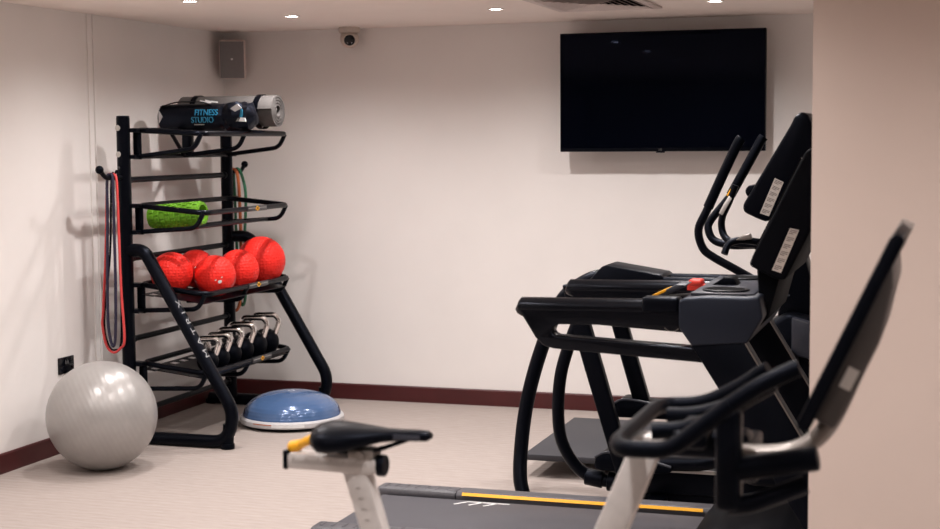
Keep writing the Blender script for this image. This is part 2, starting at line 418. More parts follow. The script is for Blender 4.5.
# ------------------------------------------------------------------ storage rack
XU = -4.507; YN = -1.72; YR = -.465
rk = thing('storage_rack', 'tall black steel gym storage rack with four shelves against the left wall', 'storage rack', (-4.3, -1.09, 0))
def upright(y, top):
    bm = NB(); sweep(bm, [(XU, y, .06), (XU, y, top)], .038, seg=24, r2=.038); cyl(bm, (XU, y, top-.002), (XU, y, top+.012), .037, 24, .006)
    return obj('upright', bm, 'steel', rk)
u1 = upright(YN, 1.86); u2 = upright(YR, 1.86)
def leg(y):
    bm = NB()
    e = .075 if y == YR else 0
    pts = [(XU+.02, y, 1.112), (-4.392, y+e, 1.112), (-3.846, y+e, .20), (-3.90, y+e, .037), (-4.70, y+e, .037)]
    P = fillet(pts[:2]+[pts[2]]+pts[3:], .13)
    sweep(bm, P, .037, seg=18)
    return obj('leg', bm, 'steel', rk)
l1 = leg(YN); l2 = leg(YR)
for y, l in ((YN, l1), (YR+.075, l2)):
    bm = NB(); cyl(bm, (-3.890, y, .03), (-3.884, y, .14), .032, 20); cyl(bm, (-3.893, y, .0), (-3.893, y, .032), .040, 20, .006); obj('foot', bm, 'rubber', l)
    bm = NB(); cyl(bm, (-4.69, y, .0), (-4.69, y, .03), .038, 16, .005); obj('foot', bm, 'rubber', l)
# white lettering running up the near leg
d = Vector((-4.392+3.846, 0, 1.112-.20)).normalized(); nn = Vector((0, -1, 0)); px = nn.cross(d)
a = Vector((-4.392, YN, 1.112)); a = a+d*(a.z*0); q_ = (1.112-.615)/d.z; a = a-d*q_; side = Vector((1, -.28, .45)).normalized(); side = (side-d*side.dot(d)).normalized()
yd = side.cross(d)
text('lettering', 'M A T R I X', .046, a+d*.05+side*.0375, d, yd, 'greyprint', l1,   .0, width=.37, wrap=(a, d, .0376))
# second printed mark low on the far upright
sdu = Vector((.55, -.83, 0))
text('lettering', 'MATRIX', .045, Vector((XU, YR, .43))+sdu*.0385, (0, 0, 1), sdu.cross(Vector((0, 0, 1))), 'white', u2, .0008, width=.16)
for z in (1.803, 1.655):
    bm = NB(); c0 = Vector((XU-.012, YN-.034, z)); lathe(bm, [(.007, 0), (.0165, 0), (.0165, .006), (.007, .007)], frame(c0, (-.25, -1, 0)), 18); obj('bolt', bm, 'nut', u1)
bm = NB(); lathe(bm, [(0, 0), (.009, 0), (.008, .004), (0, .005)], frame((XU-.012, YN-.035, 1.578), (-.25, -1, 0)), 12, cap=False); obj('bolt', bm, 'plate', u1)
for z in (1.509, 1.06, .597, .17):
    bm = NB(); cyl(bm, (XU, YN+.03, z), (XU, YR-.03, z), .017, 16)
    for y, s in ((YN, 1), (YR, -1)): cyl(bm, (XU, y+s*.03, z), (XU, y+s*.06, z), .023, 16, .003)
    obj('cross_bar', bm, 'steel', rk)
XB, XF, SN, SF = -4.455, -4.035, -1.665, -.555
def shelf(zb, zf, kind):
    bm = NB(); r = .0155
    tube(bm, [(XB, SN, zb), (XF, SN, zf), (XF, SF, zf), (XB, SF, zb)], r, .07, True, 14)
    sh = obj('shelf', bm, 'steel', rk)
    # brackets on the uprights
    for y, ys in ((SN, YN), (SF, YR)):
        bm = NB(); box(bm, XU, XB+.03, min(y, ys)-.002, max(y, ys)+.004, zb-.012, zb+.012, .004); box(bm, XB-.02, XB+.03, y-.006, y+.006, zb-.165, zb+.01, .003)
        box(bm, XU, XB+.02, min(y, ys)-.002, max(y, ys)+.004, zb-.162, zb-.138, .004)
        obj('bracket', bm, 'steel', sh)
    ys = [SN+.004, SF-.004] + ([-1.12] if kind != 'basket' else [])
    for y in ys:
        bm = NB(); tube(bm, [(XB, y, zb-.15), (XF-.055, y, zf-.085), (XF-.012, y, zf-.002)], .0135, .07, seg=12); obj('brace', bm, 'steel', sh)
    if kind == 'open':
        bm = NB(); cyl(bm, (XB, SN, zb-.15), (XB, SF, zb-.15), .013, 12)
        for y in (-1.12,):
            box(bm, XB, XB+.06, y-.02, y+.02, zb-.15, zb, .003)
        obj('lower_rail', bm, 'steel', sh)
        for dy in (.20, -.20):
            bm = NB(); cyl(bm, (XB+.02, -1.12-.03*(dy > 0)+.03*(dy < 0), zb-.15), (XB+.02, -1.12-dy, zb), .012, 12); obj('strut', bm, 'steel', sh)
        bm = NB()
        for q in (.3, .7):
            xx = XB+(XF-XB)*q; zz = zb+(zf-zb)*q; cyl(bm, (xx, SN, zz), (xx, SF, zz), .011, 12)
        obj('inner_rail', bm, 'steel', sh)
    if kind == 'basket':
        bm = NB()
        for q in (.0, .30, .76):
            xx = XB+(XF-.055-XB)*q; zz = zb-.15+(zf-.085-zb+.15)*q; cyl(bm, (xx, SN, zz), (xx, SF, zz), .010, 12)
        obj('basket_rail', bm, 'steel', sh)
    if kind in ('plate', 'cradle'):
        bm = NB(); n = 10
        mt = Matrix.Translation(((XB+XF)/2, 0, (zb+zf)/2)) @ Matrix.Rotation(math.atan2(zb-zf, XF-XB), 4, 'Y')
        L = (XF-XB)/2-.01
        if kind == 'plate': mt = mt @ Matrix.Translation((0, 0, -.022))
        if kind == 'cradle': mt = mt @ Matrix.Translation((0, 0, -.046))
        box(bm, -L+.07, L, SN+.01, SF-.01, -.012, -.008, mtx=mt)
        box(bm, -L, -L+.02, SN+.01, SF-.01, -.012, -.008, mtx=mt)
        for i in range(n+1):
            y = SN+.01+(SF-SN-.02)*i/n; box(bm, -L+.01, -L+.08, y-.018, y+.018, -.012, -.008, mtx=mt)
        obj('tray', bm, 'steel', sh, smooth=False)
    return sh
s1 = shelf(1.79, 1.768, 'open'); s2 = shelf(1.362, 1.322, 'basket'); s3 = shelf(.911, .862, 'cradle'); s4 = shelf(.458, .410, 'plate')
for sh, zf, yc in ((s2, 1.322, -1.03), (s3, .862, -1.03), (s4, .410, -1.0)):
    nx = Vector((.82, -.35, -.18)).normalized() if False else Vector((1, 0, -.1)).normalized()
    bm = NB(); box(bm, XF+.0135, XF+.0185, yc-.13, yc+.13, zf-.016, zf+.016, .002); bd = obj('badge', bm, 'plate', sh)
    for s in (-1, 1):
        bm = NB(); box(bm, XF+.018, XF+.0192, yc+s*.075-.045, yc+s*.075+.045, zf+.000, zf+.006)
        obj('badge_stripe', bm, 'platestripe', bd, smooth=False)
    bm = NB(); cyl(bm, (XF+.0178, yc, zf), (XF+.0196, yc, zf), .015, 8); box(bm, XF+.018, XF+.0196, yc-.024, yc+.024, zf-.006, zf+.006); obj('badge_mark', bm, 'yellow', bd, smooth=False)
for y, s, u in ((YN, -1, u1), (YR, 1, u2)):
    bm = NB(); tube(bm, [(XU, y+s*.03, 1.525), (XU, y+s*.20, 1.525), (XU, y+s*.25, 1.565)], .013, .04, seg=12); hk = obj('hook', bm, 'steel', u)
    bm = NB(); ball(bm, (XU, y+s*.258, 1.572), .023, 20, 14); obj('knob', bm, 'rubber', hk)

# ------------------------------------------------------------------ things on the rack
# rolled mat: a real spiral of foam
ymx, ymz, ymy = -4.60, 1.902, -.835
ym = thing('yoga_mat', 'rolled grey foam exercise mat lying on the top shelf behind the black bag', 'exercise mat', (-4.34, ymy, 1.80))
R0, R1, th, turns = .032, .103, .0115, 4.1
bm = NB(); n = 240; A = []; B = []
for i in range(n+1):
    a = -turns*2*PI*(1-i/n)+PI*.95; r = R0+(R1-R0)*i/n
    for lst, rr in ((A, r), (B, r-th)): lst.append((rr*math.cos(a)*1.0, rr*math.sin(a)))
ends = []
for X in (ymx, ymx+.64):
    ends.append(([bm.verts.new((X, ymy+p[0], ymz+p[1])) for p in A], [bm.verts.new((X, ymy+p[0], ymz+p[1])) for p in B]))
(a0, b0), (a1, b1) = ends
for i in range(n):
    bm.faces.new((a0[i], a0[i+1], a1[i+1], a1[i])); bm.faces.new((b0[i], b1[i], b1[i+1], b0[i+1]))
    bm.faces.new((a0[i], b0[i], b0[i+1], a0[i+1])); bm.faces.new((a1[i], a1[i+1], b1[i+1], b1[i]))
bm.faces.new((a0[0], a1[0], b1[0], b0[0])); bm.faces.new((a0[n], b0[n], b1[n], a1[n]))
obj('rolled_foam', bm, 'matgrey', ym)
for xx in (ymx+.085, ymx+.515):
    bm = NB(); lathe(bm, [(.1035, 0), (.1065, 0), (.1065, .035), (.1035, .035), (.1035, 0)], frame((xx, ymy, ymz), (1, 0, 0)), 48, cap=False); obj('strap', bm, 'rubber', ym)
bm = NB(); tube(bm, [(ymx+.1, ymy-.104, ymz+.02), (ymx+.22, ymy-.111, ymz+.02), (ymx+.45, ymy-.111, ymz+.0), (ymx+.53, ymy-.105, ymz+.01)], .004, .05, seg=8, r2=.014); obj('carry_strap', bm, 'rubber', ym)
bm = NB()   # white printed bird-like flash on the top of the roll
for q in ([(0, 20), (.05, 27), (.05, 32), (0, 25)], [(.03, 16), (.075, 24), (.085, 34), (.045, 34)], [(.075, 22), (.125, 28), (.13, 33), (.08, 30)]):
    bm.faces.new([bm.verts.new((ymx+.15+p[0], ymy-.1038*math.sin(math.radians(p[1]+24)), ymz+.1038*math.cos(math.radians(p[1]+24)))) for p in q])
obj('print', bm, 'white', ym, smooth=False)

# crumpled bag
bgx, bgy, bgz = -4.60, -1.105, 1.868
bg = thing('equipment_bag', 'black nylon roll bag with blue lettering lying in front of the grey mat', 'bag', (-4.32, bgy, 1.80))
rng = random.Random(3)
prof = [(0, 0), (.065, .0), (.079, .012), (.081, .06), (.082, .20), (.083, .33), (.081, .40), (.072, .43), (.086, .47), (.084, .54), (.070, .595), (.040, .62), (0, .625)]
bm = NB(); lathe(bm, prof, frame((bgx, bgy, bgz), (1, 0, 0), (0, 0, 1)), 36, cap=False)
bmesh.ops.subdivide_edges(bm, edges=bm.edges[:], cuts=1, use_grid_fill=True)
from mathutils import noise as mn
for v_ in bm.verts:
    k = min(1, max(0, (v_.co.x-bgx-.36)/.1)); amp = .006+.020*k
    dv = Vector((0, v_.co.y-bgy, v_.co.z-bgz)); s = mn.noise(v_.co*(14+9*k))
    if dv.length > 1e-4: v_.co += dv.normalized()*amp*s
    v_.co.z = max(v_.co.z, 1.792-.02*(v_.co.x+4.62)/.6)
obj('sack', bm, 'bag', bg, angle=25)
bm = NB(); tube(bm, [(bgx+.02, bgy-.055, bgz+.065), (bgx+.12, bgy-.045, bgz+.095), (bgx+.30, bgy-.04, bgz+.091), (bgx+.36, bgy-.045, bgz+.065)], .004, .05, seg=8, r2=.012); obj('handle', bm, 'rubber', bg)
bm = NB(); prism(bm, [(bgx+.018, bgz-.035), (bgx+.045, bgz+.005), (bgx+.018, bgz+.045)], bgy-.0835, bgy-.079); obj('tag', bm, 'rimgrey', bg, smooth=False)
yv = Vector((0, .25, 1)); 
text('lettering', 'FITNESS', .052, (bgx+.34, bgy-.0895, bgz+.026), (1, 0, .0), (0, .3, 1), 'blueprint', bg, .0015, width=.15)
text('lettering', 'STUDIO', .05, (bgx+.315, bgy-.0915, bgz-.018), (1, 0, .0), (0, -.1, 1), 'tealprint', bg, .0015, width=.145)
bm = NB(); box(bm, bgx+.26, bgx+.325, bgy-.0895, bgy-.086, bgz-.047, bgz-.041); obj('print', bm, 'platestripe', bg, smooth=False)
for pts, mm in (([(.50, .048), (.545, .075), (.575, .05), (.53, .03)], 'rimgrey'), ([(.555, -.028), (.60, -.03), (.595, -.008), (.565, -.004)], 'white'), ([(.56, -.002), (.575, -.004), (.58, .04), (.57, .045)], 'tealprint'), ([(.535, -.028), (.553, -.026), (.55, -.008)], 'platestripe')):
    bm = NB(); prism(bm, [(bgx+p[0], bgz+p[1]) for p in pts], bgy-.093, bgy-.085); obj('shiny_lining', bm, mm, bg, smooth=False)

# foam roller
fa, fb = Vector((-4.435, -1.548, 1.290)), Vector((-4.105, -1.548, 1.318))
fr = thing('foam_roller', 'bright green ridged foam roller lying on the second shelf', 'foam roller', (-4.27, -1.548, 1.23))
L = (fb-fa).length; fm = frame(fa, fb-fa, (0, 0, 1))
bm = NB(); lathe(bm, [(.048, 0), (.063, 0), (.063, L), (.048, L), (.048, 0)], fm, 40, cap=False); core = obj('core', bm, 'green', fr)
bm = NB()
for i in range(9):
    for j in range(12):
        ang = 2*PI*(j+.5*(i % 2))/12; z = .012+(L-.024)*(i+.5)/9
        w = .010 if (j % 3) else .014
        t_m = fm @ Matrix.Rotation(ang, 4, 'Z') @ Matrix.Translation((.0645, 0, z))
        box(bm, -.004, .0045, -w, w, -.0125, .0125, .002, 1, mtx=t_m)
obj('massage_grid', bm, 'green', fr)

# medicine balls
def med(name_label, c, r, axis, logo=None):
    t = thing('medicine_ball', name_label, 'medicine ball', (c[0], c[1], c[2]-r), 'red medicine balls on the third shelf')
    bm = NB(); ball(bm, (0, 0, 0), r, 56, 36); o = obj('rubber_body', bm, 'red'); o.parent = t; o.location = (0, 0, r)
    w = r*.22
    bm = NB(); lathe(bm, [(math.sqrt((r*1.006)**2-(w*k)**2), w*k) for k in (-1.02, -1, -.5, 0, .5, 1, 1.02)], frame(c, axis), 56, cap=False)
    b = obj('band', bm, 'redsmooth', t)
    if logo:
        d = Vector(logo).normalized(); f = frame(c, d, (1, 0, .25))
        bm = NB()
        def shape(pts):
            vs = [bm.verts.new(f @ Vector((p[0], p[1], math.sqrt(max((r*1.012)**2-p[0]**2-p[1]**2, 0))))) for p in pts]; bm.faces.new(vs)
        k = r/.12
        shape([(-.026*k, .008*k), (.022*k, .008*k), (.022*k, .013*k), (-.026*k, .013*k)])
        shape([(-.003*k+.012*k*math.cos(a*PI/6), -.008*k+.010*k*math.sin(a*PI/6)) for a in range(12)])
        obj('logo', bm, 'white', t, smooth=False)
    return t
def shz(x, zb, zf): return zb+(zf-zb)*(x-XB)/(XF-XB)
def medpos(x, y, r): return (x, y, shz(x, .911, .862)-.054+r+.001)
med('red medicine ball with a small white mark, nearest at the front of the shelf', medpos(-4.13, -1.375, .121), .121, (.45, -.75, .55), (.62, -.72, -.12))
med('red medicine ball in the middle of the front three', medpos(-4.145, -1.045, .125), .125, (.8, -.35, .45))
med('largest red medicine ball at the far end of the third shelf', medpos(-4.165, -.69, .152), .152, (.8, -.45, .35))
med('red medicine ball partly hidden behind the near slanted rack leg', medpos(-4.335, -1.515, .122), .122, (.7, -.5, .5))
med('red medicine ball with a white mark behind the front row', medpos(-4.365, -1.165, .115), .115, (-.5, -.5, .8), (.55, -.7, .1))

# kettlebells
def kettlebell(c, r, label):
    """c = point on the tray"""
    t = thing('kettlebell', label, 'kettlebell', c, 'black kettlebells with chrome handles on the bottom shelf')
    x, y, z = c
    pr = [(0, 0), (r*.62, 0), (r*.72, r*.04)]
    for i in range(1, 20):
        a = -PI/2+.72+(PI-.72-.5)*i/19; pr.append((r*math.cos(a), r*.78+r*math.sin(a)))
    pr += [(r*.42, r*1.70), (0, r*1.72)]
    bm = NB(); lathe(bm, pr, Matrix.Translation(c), 36, cap=False); obj('bell', bm, 'rubber', t)
    h = r*1.55; w = r*.62; tw = .09+.0
    dx = Vector((.94, .34, 0))*1.0
    def P(u, zz): return (x+dx.x*u, y+dx.y*u, z+zz)
    bm = NB(); tube(bm, [P(-w*1.15, h*.88), P(-w*1.7, h+r*.78), P(-w*1.2, h+r*1.25), P(w*1.2, h+r*1.25), P(w*1.7, h+r*.78), P(w*1.15, h*.88)], .0175, .035, seg=16)
    obj('handle', bm, 'chrome', t)
    return t
kb = [(-1.42, .054, 'black kettlebell with chrome handle half hidden behind the lettered rack leg'),
      (-1.285, .056, 'black kettlebell with chrome handle, second from the lettered rack leg'),
      (-1.14, .060, 'black kettlebell with chrome handle, third from the lettered rack leg'),
      (-.985, .064, 'black kettlebell with chrome handle, third from the far end of the shelf'),
      (-.815, .070, 'black kettlebell with chrome handle, second from the far end of the shelf'),
      (-.645, .070, 'black kettlebell with chrome handle at the far end of the bottom shelf')]
for y, r, s in kb: kettlebell((-4.165, y, shz(-4.165, .458, .410)-.0295), r*1.2, s)

# resistance bands
def band(pts, m, label, w=.010):
    bm = NB(); sweep(bm, catmull(pts, 6, True), w*.75, True, 10, r2=w, up=None)
    return tag(obj('resistance_band', bm, m), label, 'resistance band', 'resistance bands hanging on the rack hooks')
def xz(pts, y, s=1.0): return [(p[0], y, p[1]) for p in pts]
band(xz([(-4.507, 1.545), (-4.540, 1.518), (-4.553, 1.30), (-4.567, 1.06), (-4.59, .78), (-4.598, .694), (-4.576, .581), (-4.532, .540), (-4.486, .567), (-4.459, .624), (-4.472, .90), (-4.477, 1.2), (-4.479, 1.40), (-4.484, 1.523)], -1.845), 'redband', 'long red looped resistance band hanging from the near rack hook', .009)
band(xz([(-4.507, 1.543), (-4.526, 1.515), (-4.530, 1.30), (-4.538, 1.065), (-4.545, .80), (-4.541, .67), (-4.520, .580), (-4.500, .643), (-4.490, .954), (-4.490, 1.29), (-4.490, 1.518)], -1.872), 'purple', 'dark purple looped resistance band just beside the red one on the near hook', .010)
band(xz([(-4.507, 1.543), (-4.530, 1.51), (-4.55, 1.1), (-4.60, .72), (-4.575, .575), (-4.53, .553), (-4.495, .60), (-4.487, .9), (-4.486, 1.51)], -1.822), 'rubber', 'black looped resistance band behind the red one on the near hook', .007)
band(xz([(-4.507, 1.543), (-4.528, 1.51), (-4.532, 1.146), (-4.545, .751), (-4.520, .62), (-4.476, .687), (-4.462, 1.0), (-4.466, 1.343), (-4.478, 1.51)], -.372), 'orange', 'orange looped resistance band hanging from the far rack hook', .013)
band(xz([(-4.507, 1.546), (-4.480, 1.52), (-4.452, 1.42), (-4.449, 1.307), (-4.461, 1.077), (-4.461, .747), (-4.485, .647), (-4.51, .746), (-4.522, 1.10), (-4.526, 1.34), (-4.53, 1.51)], -.318), 'greenband', 'green looped resistance band at the outer end of the far rack hook', .012)
band(xz([(-4.507, 1.542), (-4.49, 1.51), (-4.478, 1.2), (-4.468, .9), (-4.48, .72), (-4.51, .70), (-4.53, .8), (-4.534, 1.2), (-4.526, 1.51)], -.345), 'rubber', 'black looped resistance band between the orange and green ones', .009)

# ------------------------------------------------------------------ treadmill
T = thing('treadmill', 'large black treadmill with a grey belt and yellow edge stripe, nearest the partition', 'treadmill', (-1.3, -3.45, 0))
YA, YB = -3.885, -3.02        # outer edges
bm = NB(); box(bm, -2.36, -.25, YA+.06, YB-.06, .06, .155, .01); obj('deck_frame', bm, 'black', T)
bm = NB(); box(bm, -2.395, -.9, -3.725, -3.175, .150, .172, .008); cyl(bm, (-2.375, -3.725, .140), (-2.375, -3.175, .140), .032, 20); belt = obj('belt', bm, 'belt', T)
def railpoly(s):
    # section in Y-Z for the far rail (s=1); mirrored for the near one
    pts = [(-3.15, .160), (-3.15, .182), (-3.135, .198), (-3.05, .196), (-3.022, .180), (-3.02, .06), (-3.15, .06)]
    return pts if s > 0 else [(-6.905-p[0], p[1]) for p in pts]
def xprism(bm, poly, x0, x1, bev=0.):      # polygon (y, z) extruded along X
    t = NB(); prism(t, [(p[0], p[1]) for p in poly], -x1, -x0, bev); merge(bm, t, Matrix(((0, -1, 0, 0), (1, 0, 0, 0), (0, 0, 1, 0), (0, 0, 0, 1))))
for s in (1, -1):
    bm = NB(); xprism(bm, railpoly(s), -2.06, -.93, .004); rl = obj('side_rail', bm, 'railtop', T)
    bm = NB(); yy = -3.1515 if s > 0 else -3.7535
    xprism(bm, [(-3.149, .197), (-3.157, .185), (-3.149, .185)] if s > 0 else [(-3.756, .1925), (-3.745, .182), (-3.756, .182)], -2.03, -.985); obj('yellow_stripe', bm, 'yellow', rl)
    bm = NB(); xprism(bm, railpoly(s), -2.43, -2.062, .012)
    for i in range(7):
        xx = -2.40+i*.047; ya, yb = (-3.125, -3.07) if s > 0 else (-3.835, -3.78)
        box(bm, xx, xx+.009, ya, yb, .190, .1988, .001)
    obj('end_cap', bm, 'railtop', rl)
bm = NB(); y = -3.235                 # white strokes on the belt
def stroke(p, q, w=.010):
    p, q = Vector((p[0], p[1], .1727)), Vector((q[0], q[1], .1727)); d = (q-p).normalized(); n = Vector((-d.y, d.x, 0))*w*.55
    bm.faces.new([bm.verts.new(v) for v in (p-n, q-n, q+n, p+n)])
stroke((-2.03, -3.262), (-1.985, -3.205)); stroke((-1.965, -3.262), (-1.92, -3.205)); stroke((-1.90, -3.262), (-1.855, -3.205))
stroke((-1.99, -3.205), (-1.80, -3.205)); 
obj('belt_marking', bm, 'white', belt, smooth=False)
bm = NB(); prism(bm, [(-.97, .06), (-.97, .19), (-.86, .245), (-.60, .30), (-.28, .29), (-.18, .22), (-.16, .06)], -3.86, -3.04, .02, 3); hood = obj('motor_hood', bm, 'matte', T)
for s in (0, 1):
    yo = 0 if not s else .745
    bm = NB()
    prism(bm, [(-1.585, 1.105), (-1.57, 1.112), (-.955, 1.115), (-.955, 1.034), (-1.20, 1.040), (-1.425, 1.037), (-1.440, 1.028), (-1.445, 1.008), (-1.430, .995), (-1.187, .982), (-.90, .968), (-.87, .912), (-1.187, .930), (-1.44, .945), (-1.478, .955), (-1.51, .985)],
          -3.845+yo, -3.775+yo, .016, 3, mtx=Matrix.Translation((.004, 0, -.006)))
    ym_ = -3.81+yo; sweep(bm, [(-1.582, ym_, 1.094), (-1.578, ym_, 1.092), (-1.565, ym_, 1.091), (-1.3, ym_, 1.094), (-.951, ym_, 1.098)], [.018, .028, .0365, .0365, .0365], seg=20)
    hr = obj('handrail', bm, 'vinyl', T)
    if not s:
        bm = NB(); box(bm, -1.10, -.963, -3.852, -3.770, 1.085, 1.142, .012, 3); obj('grip_sensor', bm, 'black', hr)
        bm = NB(); tube(bm, [(-1.03, -3.80, 1.03), (-1.01, -3.80, 1.012), (-.98, -3.80, 1.015), (-.965, -3.80, 1.035)], .0015, .02, seg=6); obj('safety_cord', bm, 'label', hr)
    bm = NB(); ya, yb = ((-3.86, -3.76) if not s else (-3.14, -3.04))
    prism(bm, [(-.935, 1.0), (-.725, .985), (-.549, .695), (-.30, .28), (-.30, .12), (-.62, .12), (-.47, .26), (-.803, .793)], ya, yb, .006, 2); up = obj('upright', bm, 'black', T)
    bm = NB(); sweep(bm, [(-.722, ya-.001, .985), (-.546, ya-.001, .695), (-.298, ya-.001, .28)], .0022, seg=6); obj('edge_highlight', bm, 'silverd', up)  # pale line painting the highlight along the mast edge
bm = NB(); prism(bm, [(-.962, 1.036), (-.962, 1.132), (-.945, 1.143), (-.86, 1.150), (-.72, 1.150), (-.672, 1.155), (-.66, 1.08), (-.715, .985), (-.915, .97)], -3.868, -3.032, .012, 3); ct = obj('console_base', bm, 'navy', T)
bm = NB(); box(bm, -.93, -.70, -3.80, -3.10, 1.146, 1.158, .004); tray = obj('tray', bm, 'slate', ct)
for yy in (-3.70, -3.20):
    bm = NB(); lathe(bm, [(.070, .000), (.078, .004), (.086, .002), (.086, -.002)], Matrix.Translation((-.815, yy, 1.162)), 32); obj('cup_holder_rim', bm, 'black', tray)
    bm = NB(); lathe(bm, [(0, 0), (.069, 0), (.069, .0015), (0, .0015)], Matrix.Translation((-.815, yy, 1.163)), 32, cap=False); obj('cup_shade', bm, 'dark', tray)  # flat dark disc painting the shade of the cup hollow
bm = NB(); prism(bm, [(-.90, 1.157), (-.85, 1.190), (-.82, 1.186), (-.80, 1.157)], -3.50, -3.40, .005); obj('phone_rest', bm, 'rubber', tray)
bm = NB(); box(bm, -1.025, -.97, -3.295, -3.225, 1.130, 1.158, .010, 3); box(bm, -1.03, -.90, -3.29, -3.23, 1.115, 1.137); sk = obj('stop_key', bm, 'stopred', ct)
bm = NB(); prism(bm, [(-1.113, 1.118), (-1.10, 1.106), (-1.0, 1.150), (-.98, 1.165), (-1.02, 1.166)], -3.60, -3.46, .004); jb = obj('control_paddle', bm, 'slate', ct)
bm = NB(); prism(bm, [(-1.118, 1.120), (-1.111, 1.114), (-1.055, 1.140), (-1.062, 1.146)], -3.603, -3.457); obj('yellow_mark', bm, 'yellow', jb, smooth=False)
bm = NB(); prism(bm, [(-.90, 1.085), (-1.07, 1.105), (-1.07, 1.115), (-.90, 1.13)], -3.59, -3.47, .004); obj('paddle_arm', bm, 'black', ct)
bm = NB(); prism(bm, [(-.69, 1.12), (-.70, 1.26), (-.613, 1.223), (-.655, 1.065), (-.72, 1.0)], -3.74, -3.16, .008, 2); nk = obj('console_neck', bm, 'matte', T)
bm = NB(); cyl(bm, (-.70, -3.748, 1.05), (-.70, -3.735, 1.05), .007, 10); obj('screw', bm, 'silver', nk)
bm = NB(); prism(bm, [(-.718, 1.262), (-.702, 1.303), (-.523, 1.668), (-.50, 1.684), (-.41, 1.67), (-.40, 1.60), (-.478, 1.435), (-.588, 1.212), (-.62, 1.212)], -3.82, -3.12, .012, 3); con = obj('console', bm, 'matte', T)
bm = NB(); prism(bm, [(-.70, 1.312), (-.54, 1.64), (-.545, 1.645), (-.706, 1.316)], -3.75, -3.15); obj('display', bm, 'gloss', con, smooth=False)
def sticker(parent, quad, y, rows=4):
    bm = NB(); prism(bm, quad, y-.0015, y); st = obj('sticker', bm, 'label', parent, smooth=False)
    a, b, c_, d_ = [Vector((q[0], 0, q[1])) for q in quad]   # a-b top edge, d-c bottom edge
    bm = NB()
    for i in range(rows):
        for h in (0, 1, 2):
            t0 = (i+.18+.22*h)/rows; t1 = t0+.11/rows
            e = .12 if h < 2 else .4
            l0, r0, l1, r1 = a.lerp(d_, t0), b.lerp(c_, t0), a.lerp(d_, t1), b.lerp(c_, t1)
            q = [l0.lerp(r0, .12), l0.lerp(r0, 1-e), l1.lerp(r1, 1-e), l1.lerp(r1, .12)]
            bm.faces.new([bm.verts.new((p.x, y-.0019, p.z)) for p in q])
    obj('small_print', bm, 'ink', st, smooth=False)
sticker(con, [(-.573, 1.398), (-.541, 1.391), (-.603, 1.237), (-.635, 1.247)], -3.82, 6)

# ------------------------------------------------------------------ elliptical trainer behind the treadmill
E_ = thing('elliptical_trainer', 'black elliptical trainer with curved handles standing behind the treadmill', 'elliptical trainer', (-1.2, -2.35, 0))
bm = NB(); box(bm, -1.47, -.30, -2.43, -2.27, .075, .195, .012); box(bm, -1.47, -.30, -2.40, -2.30, .012, .08, .006); box(bm, -1.35, -1.27, -2.60, -2.10, .012, .07, .012); box(bm, -.42, -.34, -2.68, -2.02, .012, .07, .012)
for x in (-1.31, -.38):
    for y in (-2.56, -2.14): cyl(bm, (x, y, 0), (x, y, .016), .025, 14)
obj('base_frame', bm, 'black', E_)
bm = NB(); prism(bm, [(-.90, .15), (-.93, .45), (-.86, .86), (-.72, .95), (-.62, .93), (-.45, .80), (-.33, .45), (-.30, .15)], -2.50, -2.20, .03, 3); obj('drive_shroud', bm, 'black', E_)
bm = NB(); prism(bm, [(-.70, .76), (-.70, .93), (-.58, .90), (-.52, .72)], -2.53, -2.17, .012, 2); obj('side_panel', bm, 'slate', E_)
bm = NB(); cyl(bm, (-.72, -2.56, .73), (-.72, -2.14, .73), .055, 24, .008); obj('crank_hub', bm, 'black', E_)
bm = NB(); prism(bm, [(-.82, 1.33), (-.70, 1.40), (-.66, 1.22), (-.59, .98), (-.55, .80), (-.78, .80), (-.765, 1.0)], -2.44, -2.26, .015, 2); obj('mast', bm, 'black', E_)
bm = NB(); prism(bm, [(-.905, 1.425), (-.70, 1.775), (-.685, 1.81), (-.655, 1.83), (-.625, 1.815), (-.61, 1.78), (-.60, 1.66), (-.772, 1.372), (-.80, 1.352), (-.84, 1.366), (-.90, 1.395)], -2.62, -2.08, .014, 3); ec = obj('console', bm, 'black', E_)
sticker(ec, [(-.766, 1.544), (-.728, 1.526), (-.790, 1.378), (-.829, 1.391)], -2.621, 6)
bm = NB(); cyl(bm, (-.868, -2.60, 1.485), (-.868, -2.50, 1.485), .028, 24, .008); obj('headphone_dial', bm, 'black', ec)
# curved arms
bm = NB(); sweep(bm, catmull([(-.985, -2.56, 1.585), (-1.065, -2.575, 1.405), (-1.103, -2.58, 1.315), (-1.085, -2.58, 1.235), (-1.040, -2.58, 1.195), (-.938, -2.57, 1.138), (-.83, -2.54, 1.075), (-.72, -2.5, 1.01)], 6), .0185, seg=16); a1 = obj('arm', bm, 'black', E_)
bm = NB(); sweep(bm, catmull([(-.920, -2.55, 1.716), (-.938, -2.555, 1.690), (-1.0, -2.565, 1.555), (-1.062, -2.575, 1.412)], 6), .0225, seg=16); obj('grip', bm, 'rubber', a1)
bm = NB(); sweep(bm, catmull([(-.948, -2.10, 1.60), (-1.016, -2.105, 1.469), (-1.120, -2.11, 1.335), (-1.132, -2.12, 1.285), (-1.10, -2.13, 1.235), (-1.014, -2.15, 1.216), (-.92, -2.2, 1.222), (-.77, -2.3, 1.235)], 6), .0185, seg=16); a2 = obj('arm', bm, 'black', E_)
bm = NB(); sweep(bm, catmull([(-.880, -2.09, 1.724), (-.896, -2.092, 1.70), (-.95, -2.10, 1.598), (-1.03, -2.106, 1.450)], 6), .0225, seg=16); obj('grip', bm, 'rubber', a2)
